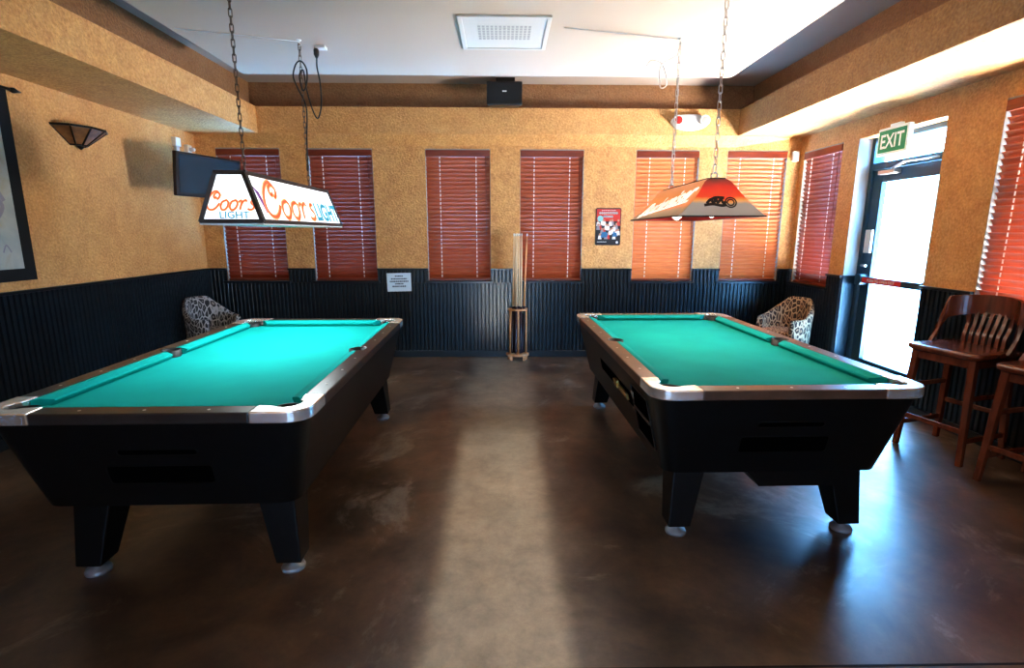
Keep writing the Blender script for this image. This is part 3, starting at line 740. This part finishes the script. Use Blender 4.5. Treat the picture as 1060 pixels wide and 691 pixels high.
t = thing('emergency_light', 'oval white emergency light with two round heads on the back beam', 'emergency light', (2.06, BYB+.006, 2.672))
m = MB(); pts = [(.205*math.copysign(abs(math.cos(a))**.8, math.cos(a)), .085*math.sin(a)) for a in [2*PI*k/32 for k in range(32)]]
m.loft([[(x*s, -d_, z*s) for x, z in pts] for s, d_ in ((1, 0), (1, .035), (.94, .055), (.80, .066), (.3, .07))]); m.build('housing', 'white', t)
for sx, mt in ((-1, 'lampred'), (1, 'ventgrey')):
    hd = MB().lathe([(.02, -.05), (.052, -.075), (.056, -.105), (.050, -.11)], (sx*.145, 0, .008), 20, 'y'); q = hd.build('lamp_head', 'white', t)
    MB().lathe([(.042, -.1095), (.030, -.113), (.001, -.114)], (sx*.145, 0, .008), 20, 'y', caps=False).build('lens', mt, q)
t = thing('motion_sensor', 'small white sensor box in the top of the back wall beside the corner', 'sensor', (3.335, YB+.006, 2.335))
MB().box(-.035, .035, -.045, 0, -.055, .055).build('sensor_case', 'white', t, .008)
MB().box(-.02, .02, -.049, -.045, -.03, .0).build('sensor_lens', 'exitw', t)
t = thing('motion_sensor', 'small white sensor box on side wall above the television', 'sensor', (XL-.006, 5.80, 2.385))
MB().box(0, .05, -.045, .045, -.03, .06).build('sensor_case', 'white', t, .008)
MB().box(.01, .04, -.03, .03, -.09, -.03).build('swivel', 'cordwhite', t, .006)
t = thing('camera_bracket', 'dull white bracket high in the corner behind the television', 'bracket', (XL-.006, 6.0, 2.35))
MB().box(0, .05, -.04, .04, -.05, .05).build('bracket_plate', 'vent', t, .008); MB().lathe([(.02, .05), (.02, .09), (.012, .10)], (0, 0, 0), 12, 'x').build('bracket_knob', 'vent', t)

# television on a wall arm
t = thing('television', 'black flat television angled on an arm near the corner behind the white lamp', 'television', (-2.865, 5.37, 2.0))
R_ = Matrix.Rotation(math.radians(-17), 4, 'Z') @ Matrix.Rotation(math.radians(6), 4, 'Y')
g = lambda x, y, z: R_ @ Vector((x, y, z))
body = MB().box(-.045, .0, -.385, .385, -.20, .20, g).build('bezel', 'tvb', t, .01)
MB().box(0, .002, -.355, .355, -.165, .178, g).build('screen', 'tvs', t)
MB().box(.0005, .003, .10, .17, -.188, -.180, g).build('badge', 'inlay', body)
m = MB(); m.bar(g(-.045, 0, 0), (-.30, .10, .0), .04); m.bar((-.30, .10, 0), (XL+2.865+.01, .46, 0), .04); m.box(XL+2.865, XL+2.865+.02, .39, .53, -.12, .12); m.box(-.07, -.045, -.1, .1, -.1, .1, g)
m.build('wall_arm', 'blackmetal', t)

# wall sconce
t = thing('wall_sconce', 'fan shaped amber sconce with dark metal ribs on the tan side wall', 'wall lamp', (XL, 4.48, 2.155))
top, bot, hgt = [], [], .125
for k in range(6):
    a = PI*k/5; top.append(Vector((.20*math.sin(a), -.235*math.cos(a), hgt))); bot.append(Vector((.065*math.sin(a), -.07*math.cos(a), 0)))
for k in range(5):
    m = MB(); m.add([bot[k], bot[k+1], top[k+1], top[k]], [(0, 1, 2, 3)]); m.build('mica_panel', 'mica', t)
m = MB()
for k in range(6): m.bar(bot[k], top[k], .010)
for k in range(5): m.bar(bot[k], bot[k+1], .012); m.bar(top[k], top[k+1], .016)
m.add([Vector((0, 0, 0)), *bot], [tuple(range(7))]); m.build('metal_frame', 'blackmetal', t)
MB().lathe([(.0, -.035), (.018, -.02), (.03, 0)], (.03, 0, 0), 12).build('finial', 'blackmetal', t)

# painted wall hanging
t = thing('wall_hanging', 'faded painted canvas with black border hung from a rod on the tan wall', 'wall hanging', (XL, 3.35, 1.13))
y0, y1 = -.62, .555
m = MB()
for a, b, c, d_ in ((y0, y1, 0, .085), (y0, y1, 1.20, 1.315), (y0, y0+.085, .085, 1.2), (y1-.085, y1, .085, 1.2)): m.box(.004, .014, a, b, c, d_)
m.build('border', 'banner', t)
cv = MB().box(.002, .010, y0+.085, y1-.085, .085, 1.2).build('canvas', 'canvas', t)
m = MB(); fn = lambda u, v: (.0112, u, v)
for st in ([(.10, .62), (.22, .70), (.33, .66), (.40, .55)], [(.20, .56), (.30, .60), (.38, .52), (.34, .44)], [(.05, .86), (.2, .92), (.34, .86)], [(-.3, .8), (-.2, .95), (-.02, .9)], [(-.35, .5), (-.2, .42), (-.05, .5)]): ribbon(m, st, .03, fn)
for i, st in enumerate([[(.22, .20), (.25, .26), (.28, .20), (.31, .26)], [(.33, .20), (.36, .25), (.39, .20)], [(.05, .21), (.09, .25), (.12, .21), (.16, .25)]]): ribbon(m, st, .010, fn)
m.build('brush_mark', 'poster_grey', cv)
m = MB(); m.tube([(.022, y0-.03, 1.32), (.022, y1+.03, 1.31)], .010, 8); m.lathe([(.010, y1+.02), (.020, y1+.05), (.012, y1+.075), (.004, y1+.11)], (.022, 0, 1.31), 12, 'y'); m.build('rod', 'blackmetal', t)

# white notice and poster on the back wall
t = thing('notice', 'small white printed notice on the black panelling of the back wall', 'notice', (-1.218, YB-.0165, .90), 0)
g = Matrix.Rotation(math.radians(-1.2), 4, 'Y')
fn = lambda u, v, o=0: g @ Vector((u, -.002-o, v))
MB().box(-.142, .142, -.002, .0, -.108, .108, lambda x, y, z: g @ Vector((x, y, z))).build('sheet', 'paper', t)
m = MB()
for row, (w, v) in enumerate(((.045, .072), (.092, .040), (.108, .010), (.048, -.018), (.080, -.048))):
    u = -w
    while u < w:
        L = random.uniform(.010, .024); rect(m, u, min(u+L, w), v-.0075, v+.0075, lambda a, b: fn(a, b, .0008)); u += L+.005
m.build('print', 'ink', t)
t = thing('poster', 'small red and black printed tin poster beside the orange blind', 'poster', (1.226, YB+.006, 1.545))
fn = lambda u, v, o=.012: (u, -o, v)
m = MB(); m.prism(rrect(.147, .212, .016, 4), .0, .010, lambda x, z, y: (x, -y, z)); m.build('sheet', 'poster_black', t)
m = MB(); rect(m, -.138, .138, .062, .200, lambda a, b: fn(a, b, .011)); m.build('title_band', 'poster_red', t)
m = MB()
for v, w, hgt in ((.185, .08, .007), (.155, .105, .022), (.115, .055, .022)):
    u = -w
    while u < w-.005:
        L = random.uniform(.012, .022); ribbon(m, [(u, v-hgt*.4), (u+L*.35, v+hgt*.45), (u+L*.6, v-hgt*.35), (u+L, v+hgt*.4)], hgt*.55, fn); u += L+.004
m.build('title_stroke', 'poster_white', t)
m = MB(); disc(m, -.094, .093, .034, lambda a, b: fn(a, b, .013)); m.build('badge', 'poster_cyan', t)
for i in range(22):
    x, z = -.118+.236*((i*7) % 11)/10, .045-.05*(i//6)+random.uniform(-.012, .012)
    m = MB(); disc(m, x, z+.024, .012, lambda a, b, i=i: fn(a, b, .0125+i*.00003), 10, .014); hd = None
    body = MB(); q = .022; body.add([fn(x-q, z-.035, .0118+i*.00003), fn(x+q, z-.035, .0118+i*.00003), fn(x+q*.7, z+.012, .0118+i*.00003), fn(x-q*.7, z+.012, .0118+i*.00003)], [(0, 1, 2, 3)])
    b_ = body.build('figure', ('poster_white', 'poster_grey', 'poster_white', 'poster_red', 'poster_white')[i % 5], t); m.build('head', 'poster_skin', b_)
m = MB(); m.add([fn(-.085, -.125, .0134), fn(-.01, -.12, .0134), fn(.0, -.08, .0134), (-.03, -.0134, -.055), (-.07, -.0134, -.065)], [(0, 1, 2, 3, 4)]); m.build('blue_shape', 'poster_blue', t)
m = MB(); m.add([fn(.05, -.115, .0134), fn(.11, -.11, .0134), fn(.10, -.07, .0134), fn(.06, -.06, .0134)], [(0, 1, 2, 3)]); m.build('blue_shape', 'poster_blue', t)
m = MB(); rect(m, -.138, .138, -.205, -.142, lambda a, b: fn(a, b, .0136)); m.build('base_band', 'poster_black', t)
m = MB()
for k in range(7): rect(m, -.125+.016*k, -.125+.016*k+.012, -.176, -.170, lambda a, b: fn(a, b, .0142))
disc(m, .108, -.178, .014, lambda a, b: fn(a, b, .0142)); m.build('small_print', 'poster_white', t)

# ------------------------------------------------------------------ cue rack with cues
RX, RY = .175, 5.98
t = thing('cue_rack', 'low wooden cue rack standing on the floor against the back wall', 'cue rack', (RX, RY, 0))
m = MB()
def half(r0, r1, n=14): return [(r1*math.cos(PI+PI*k/n), r1*.95*math.sin(PI+PI*k/n)+.085) for k in range(n+1)]
m.prism(half(0, .138), .045, .075); base = m.build('base_board', 'rackwood', t, .004)
for x, y in ((-.10, .05), (.10, .05), (-.075, -.02), (.075, -.02)): MB().box(x-.016, x+.016, y-.014, y+.014, 0, .046).build('foot', 'rackwood', base)
m = MB(); m.prism(half(0, .118)+half(0, .098)[::-1], .585, .607); m.box(-.118, .118, .075, .095, .585, .607); m.build('cue_ring', 'rackwood', t, .004)
for x, y in ((-.088, .035), (.005, -.020), (.100, .05), (-.07, .082)): MB().tube([(x, y, .075), (x, y, .586)], .011, 10).build('post', 'rackwood', t)
cues = [(-.062, .042, -.045, .03, 'ash'), (-.036, .070, -.024, .07, 'ash'), (-.026, .024, -.004, .02, 'ash'), (.008, .065, .018, .07, 'ash'), (.032, .028, .042, .02, 'ash'), (.052, .058, .105, .06, 'orange_ash')]
lab = ['pale pool cue standing in the floor rack, leftmost of the six', 'pale pool cue in the floor rack, second counted from the window blind gap', 'pale pool cue at the centre of the floor rack, beside the front post', 'pale pool cue in the floor rack just right of the centre post', 'pale pool cue in the floor rack beside the orange cue', 'orange toned pool cue leaning outward at the rack edge']
lab[1] = 'pale pool cue in the floor rack, second from the left'
for (bx, by, tx, ty, mt), lb in zip(cues, lab):
    b_ = Vector((RX+bx, RY+by, .075)); e_ = Vector((RX+tx, RY+ty+.03, 1.465)); v = e_-b_
    c = thing('pool_cue', lb, 'pool cue', b_, 0, 'pool cues in the floor rack')
    P = lambda k: v*k
    MB().tube([P(0), P(.01), P(.40)], [.013, .0150, .0120], 10).build('butt', 'butt', c)
    MB().tube([P(.40), P(.98)], [.0118, .0072], 10).build('shaft', mt, c)
    MB().tube([P(.98), P(1)], [.0072, .0064], 10).build('tip', 'paper', c)

# ------------------------------------------------------------------ armchairs in the corners
def armchair(label, loc, rz, fab):
    """open side faces local -y"""
    t = thing('armchair', label, 'armchair', loc, rz)
    N = 30; rings = []
    for k in range(N+1):
        a = math.radians(-128+256*k/N); s = abs(a)/math.radians(128)
        top = .82 if s < .25 else (lerp(.82, .615, min(1, (s-.25)/.45)**.8) if s < .70 else lerp(.615, .60, (s-.70)/.30))
        ro, ri = lerp(.345, .365, s), lerp(.265, .285, s); lean = .03*(1-s)
        dx_, dy_ = math.sin(a), math.cos(a)
        def pt(r, z, q=0): return (dx_*(r+q), dy_*(r+q)*.98, z)
        rings.append([pt(ri, .22), pt(ri, .46), pt(ri, top-.04, lean), pt(ri+.018, top-.008, lean), pt((ri+ro)/2, top, lean), pt(ro-.018, top-.010, lean), pt(ro, top-.045, lean), pt(ro, .46), pt(ro-.01, .16), pt(ri+.02, .16)])
    m = MB(); m.loft(rings); m.build('back_and_arms', fab, t)
    seat = [(.272*math.cos(a), .29*math.sin(a)-(.02 if math.sin(a) > 0 else .06)) for a in [2*PI*k/28 for k in range(28)]]
    m = MB(); m.loft([[(x*s, y*s, z) for x, y in seat] for s, z in ((.9, .20), (1, .22), (1, .40), (.985, .435), (.93, .458), (.80, .468))]); m.build('seat_cushion', fab, t)
    for x, y in ((-.23, -.19), (.23, -.19), (-.20, .22), (.20, .22)):
        MB().lathe([(.016, 0), (.020, .03), (.026, .17), (.026, .22)], (x, y, 0), 12).build('leg', 'seatleg', t)
    return t
armchair('grey and black leaf patterned tub armchair in the corner under the television', (-3.13, 5.62, 0), math.radians(70), 'fabric_l').scale = (.75, .75, .96)
armchair('tan and black leaf patterned tub armchair in the corner beside the glass door', (3.07, 5.56, 0), math.radians(-68), 'fabric_r').scale = (.75, .75, .96)

# ------------------------------------------------------------------ bar stools
def bar_stool(label, loc, rz):
    """front faces local -x"""
    t = thing('bar_stool', label, 'bar stool', loc, rz, 'mahogany bar stools along the side wall')
    ZS = .735
    m = MB(); out = rrect(.225, .225, .05, 6); inn = rrect(.205, .205, .05, 6)
    sh = lambda x, y: -.012*math.cos(min(1, math.hypot(x, y)/.22)*PI/2)
    m.loft([[(x, y, ZS-.045) for x, y in inn], [(x, y, ZS-.030) for x, y in out], [(x, y, ZS-.006) for x, y in out], [(x*.97, y*.97, ZS) for x, y in out], [(x*.6, y*.6, ZS-.006) for x, y in out], [(x*.2, y*.2, ZS-.011) for x, y in out]]); m.build('seat', 'stool', t)
    m = MB(); m.box(-.185, .185, -.185, -.160, ZS-.10, ZS-.04); m.box(-.185, .185, .160, .185, ZS-.10, ZS-.04); m.box(-.185, -.160, -.16, .16, ZS-.10, ZS-.04); m.box(.160, .185, -.16, .16, ZS-.10, ZS-.04); m.build('apron', 'stool', t, .004)
    F = {}
    for sx in (-1, 1):
        for sy in (-1, 1):
            a, b = Vector((sx*.172, sy*.172, ZS-.042)), Vector((sx*.205, sy*.205, 0)); F[sx, sy] = (a, b)
            m = MB(); q = lambda c, h: [c+Vector((h, h, 0)), c+Vector((-h, h, 0)), c+Vector((-h, -h, 0)), c+Vector((h, -h, 0))]
            m.loft([q(a, .021), q(b, .0165)], True, True, False); m.build('leg', 'stool', t, .004)
    at = lambda k, z: lerp(F[k][1], F[k][0], z/(ZS-.042))
    for z, k0, k1 in ((.225, (-1, -1), (-1, 1)), (.165, (-1, -1), (1, -1)), (.165, (-1, 1), (1, 1)), (.30, (1, -1), (1, 1)), (.44, (-1, -1), (1, -1)), (.44, (-1, 1), (1, 1))):
        m = MB(); m.bar(at(k0, z), at(k1, z), .018, .034); m.build('stretcher', 'stool', t, .004)
    # bent back: arms rise from the seat sides and sweep round as a broad top rail
    path = []
    for k in range(41):
        s = -1+2*k/40; q = abs(s)
        ang = s*math.radians(108)
        x, y = .045+.205*math.cos(ang), .232*math.sin(ang) if q < .85 else math.copysign(.232*math.sin(math.radians(108)*.85)+.0*(q-.85), s)
        if q > .62:
            k2 = (q-.62)/.38; zc = lerp(ZS+.235, ZS+.008, k2**.75); hh = lerp(.075, .030, k2); x = lerp(.045+.205*math.cos(math.radians(108)*.62), .045, k2)
        else: zc = lerp(ZS+.268, ZS+.235, (q/.62)**2); hh = lerp(.064, .075, (q/.62)**2)
        path.append((Vector((x, y, zc)), hh))
    rings = []
    for i, (p, hh) in enumerate(path):
        tn = path[min(i+1, 40)][0]-path[max(i-1, 0)][0]; fl = Vector((tn.x, tn.y, 0)).normalized() if Vector((tn.x, tn.y, 0)).length > 1e-5 else Vector((1, 0, 0))
        nrm = Vector((fl.y, -fl.x, 0)); k2 = max(0, (abs(-1+2*i/40)-.62)/.38)
        upv = Vector((0, 0, 1)) if k2 == 0 else (Vector((0, 0, 1))*(1-k2*.6)+Vector((.55*k2, 0, 0))).normalized()
        w = .012
        rings.append([p+nrm*w+upv*hh, p-nrm*w+upv*hh, p-nrm*w-upv*hh, p+nrm*w-upv*hh])
    m = MB(); m.loft(rings, True, True, False); m.build('back_rail', 'stool', t, .004)
    for k in range(7):
        y = -.126+.042*k; xt = .045+.205*math.sqrt(max(0, 1-(y/.232)**2))
        P = catmull([(.185, y*.92, ZS-.01), (.188, y*.94, ZS+.06), (.215, y*.98, ZS+.13), (xt-.004, y, ZS+.22)], 4); rg = []
        for p in P: rg.append([Vector(p)+Vector(o) for o in ((.006, .011, 0), (-.006, .011, 0), (-.006, -.011, 0), (.006, -.011, 0))])
        m = MB(); m.loft(rg, True, True, False); m.build('back_slat', 'stool', t)
    return t
bar_stool('mahogany bar stool with slatted back, whole in view beside the glass door', (3.075, 3.345, 0), math.radians(17))
bar_stool('mahogany bar stool second from the glass door, only one corner of it in view', (3.135, 2.75, 0), math.radians(14))

# ------------------------------------------------------------------ light
w = bpy.data.worlds.new('sky'); S.world = w; w.use_nodes = True
bg = w.node_tree.nodes['Background']; bg.inputs[0].default_value = (.17, .51, 1.0, 1); bg.inputs[1].default_value = 40.0
def lamp(kind, name, loc, energy, color=(1, 1, 1), rot=(0, 0, 0), **kw):
    l = bpy.data.lights.new(name, kind); l.energy = energy; l.color = color
    for k, v in kw.items(): setattr(l, k, v)
    o = bpy.data.objects.new(name, l); o.location = loc; o.rotation_euler = rot; COL.objects.link(o); return o
# low sun through the slit added behind the photographer
lamp('SUN', 'sun', (0, -6, 3), 8, (1, .95, .86), (math.radians(74), 0, 0), angle=math.radians(1.2))
# daylight at the glass door (portal helps the sampling of the sky)
p = lamp('AREA', 'door_daylight', (XR+.45, 4.667, 1.2), 1, rot=(0, math.radians(90), 0), shape='RECTANGLE', size=2.3, size_y=1.0); p.data.cycles.is_portal = True
lamp('AREA', 'pavement_glare', (XR+1.3, 4.05, .15), 2000, (1, .92, .80), (0, math.radians(140), 0), shape='RECTANGLE', size=1.6, size_y=3.8, spread=math.radians(115))
lamp('AREA', 'lamp_tubes', (LW[0], LW[1]-.12, LW[2]-.02), 20, (.86, .97, 1), (0, 0, 0), shape='RECTANGLE', size=.26, size_y=1.2)
lamp('AREA', 'lamp_bulbs', (LR[0], LR[1], LR[2]+.02), 14, (1, .86, .68), (0, 0, 0), shape='RECTANGLE', size=.36, size_y=.9)
lamp('AREA', 'front_windows', (0, YF+.1, 1.75), 45, (1, .78, .58), (math.radians(90), 0, 0), shape='RECTANGLE', size=5.5, size_y=1.4)  # warm fill lamp added behind the camera to lift the room

# ------------------------------------------------------------------ camera
cam = bpy.data.cameras.new('camera'); co = bpy.data.objects.new('camera', cam); COL.objects.link(co)
cam.sensor_width = 36; cam.lens = 539.553*36/1060; cam.clip_start = .05
co.matrix_world = Matrix.Translation((0, 0, 1.4722)) @ Matrix.Rotation(-.01796, 4, 'Z') @ Matrix.Rotation(PI/2-.19142, 4, 'X') @ Matrix.Rotation(.00238, 4, 'Z')
S.camera = co
S.view_settings.view_transform = 'Standard'; S.view_settings.look = 'Medium High Contrast'; S.view_settings.exposure = .25
S.cycles.use_denoising = True; S.cycles.max_bounces = 10; S.cycles.diffuse_bounces = 6; S.cycles.transparent_max_bounces = 12
S.cycles.sample_clamp_indirect = 6
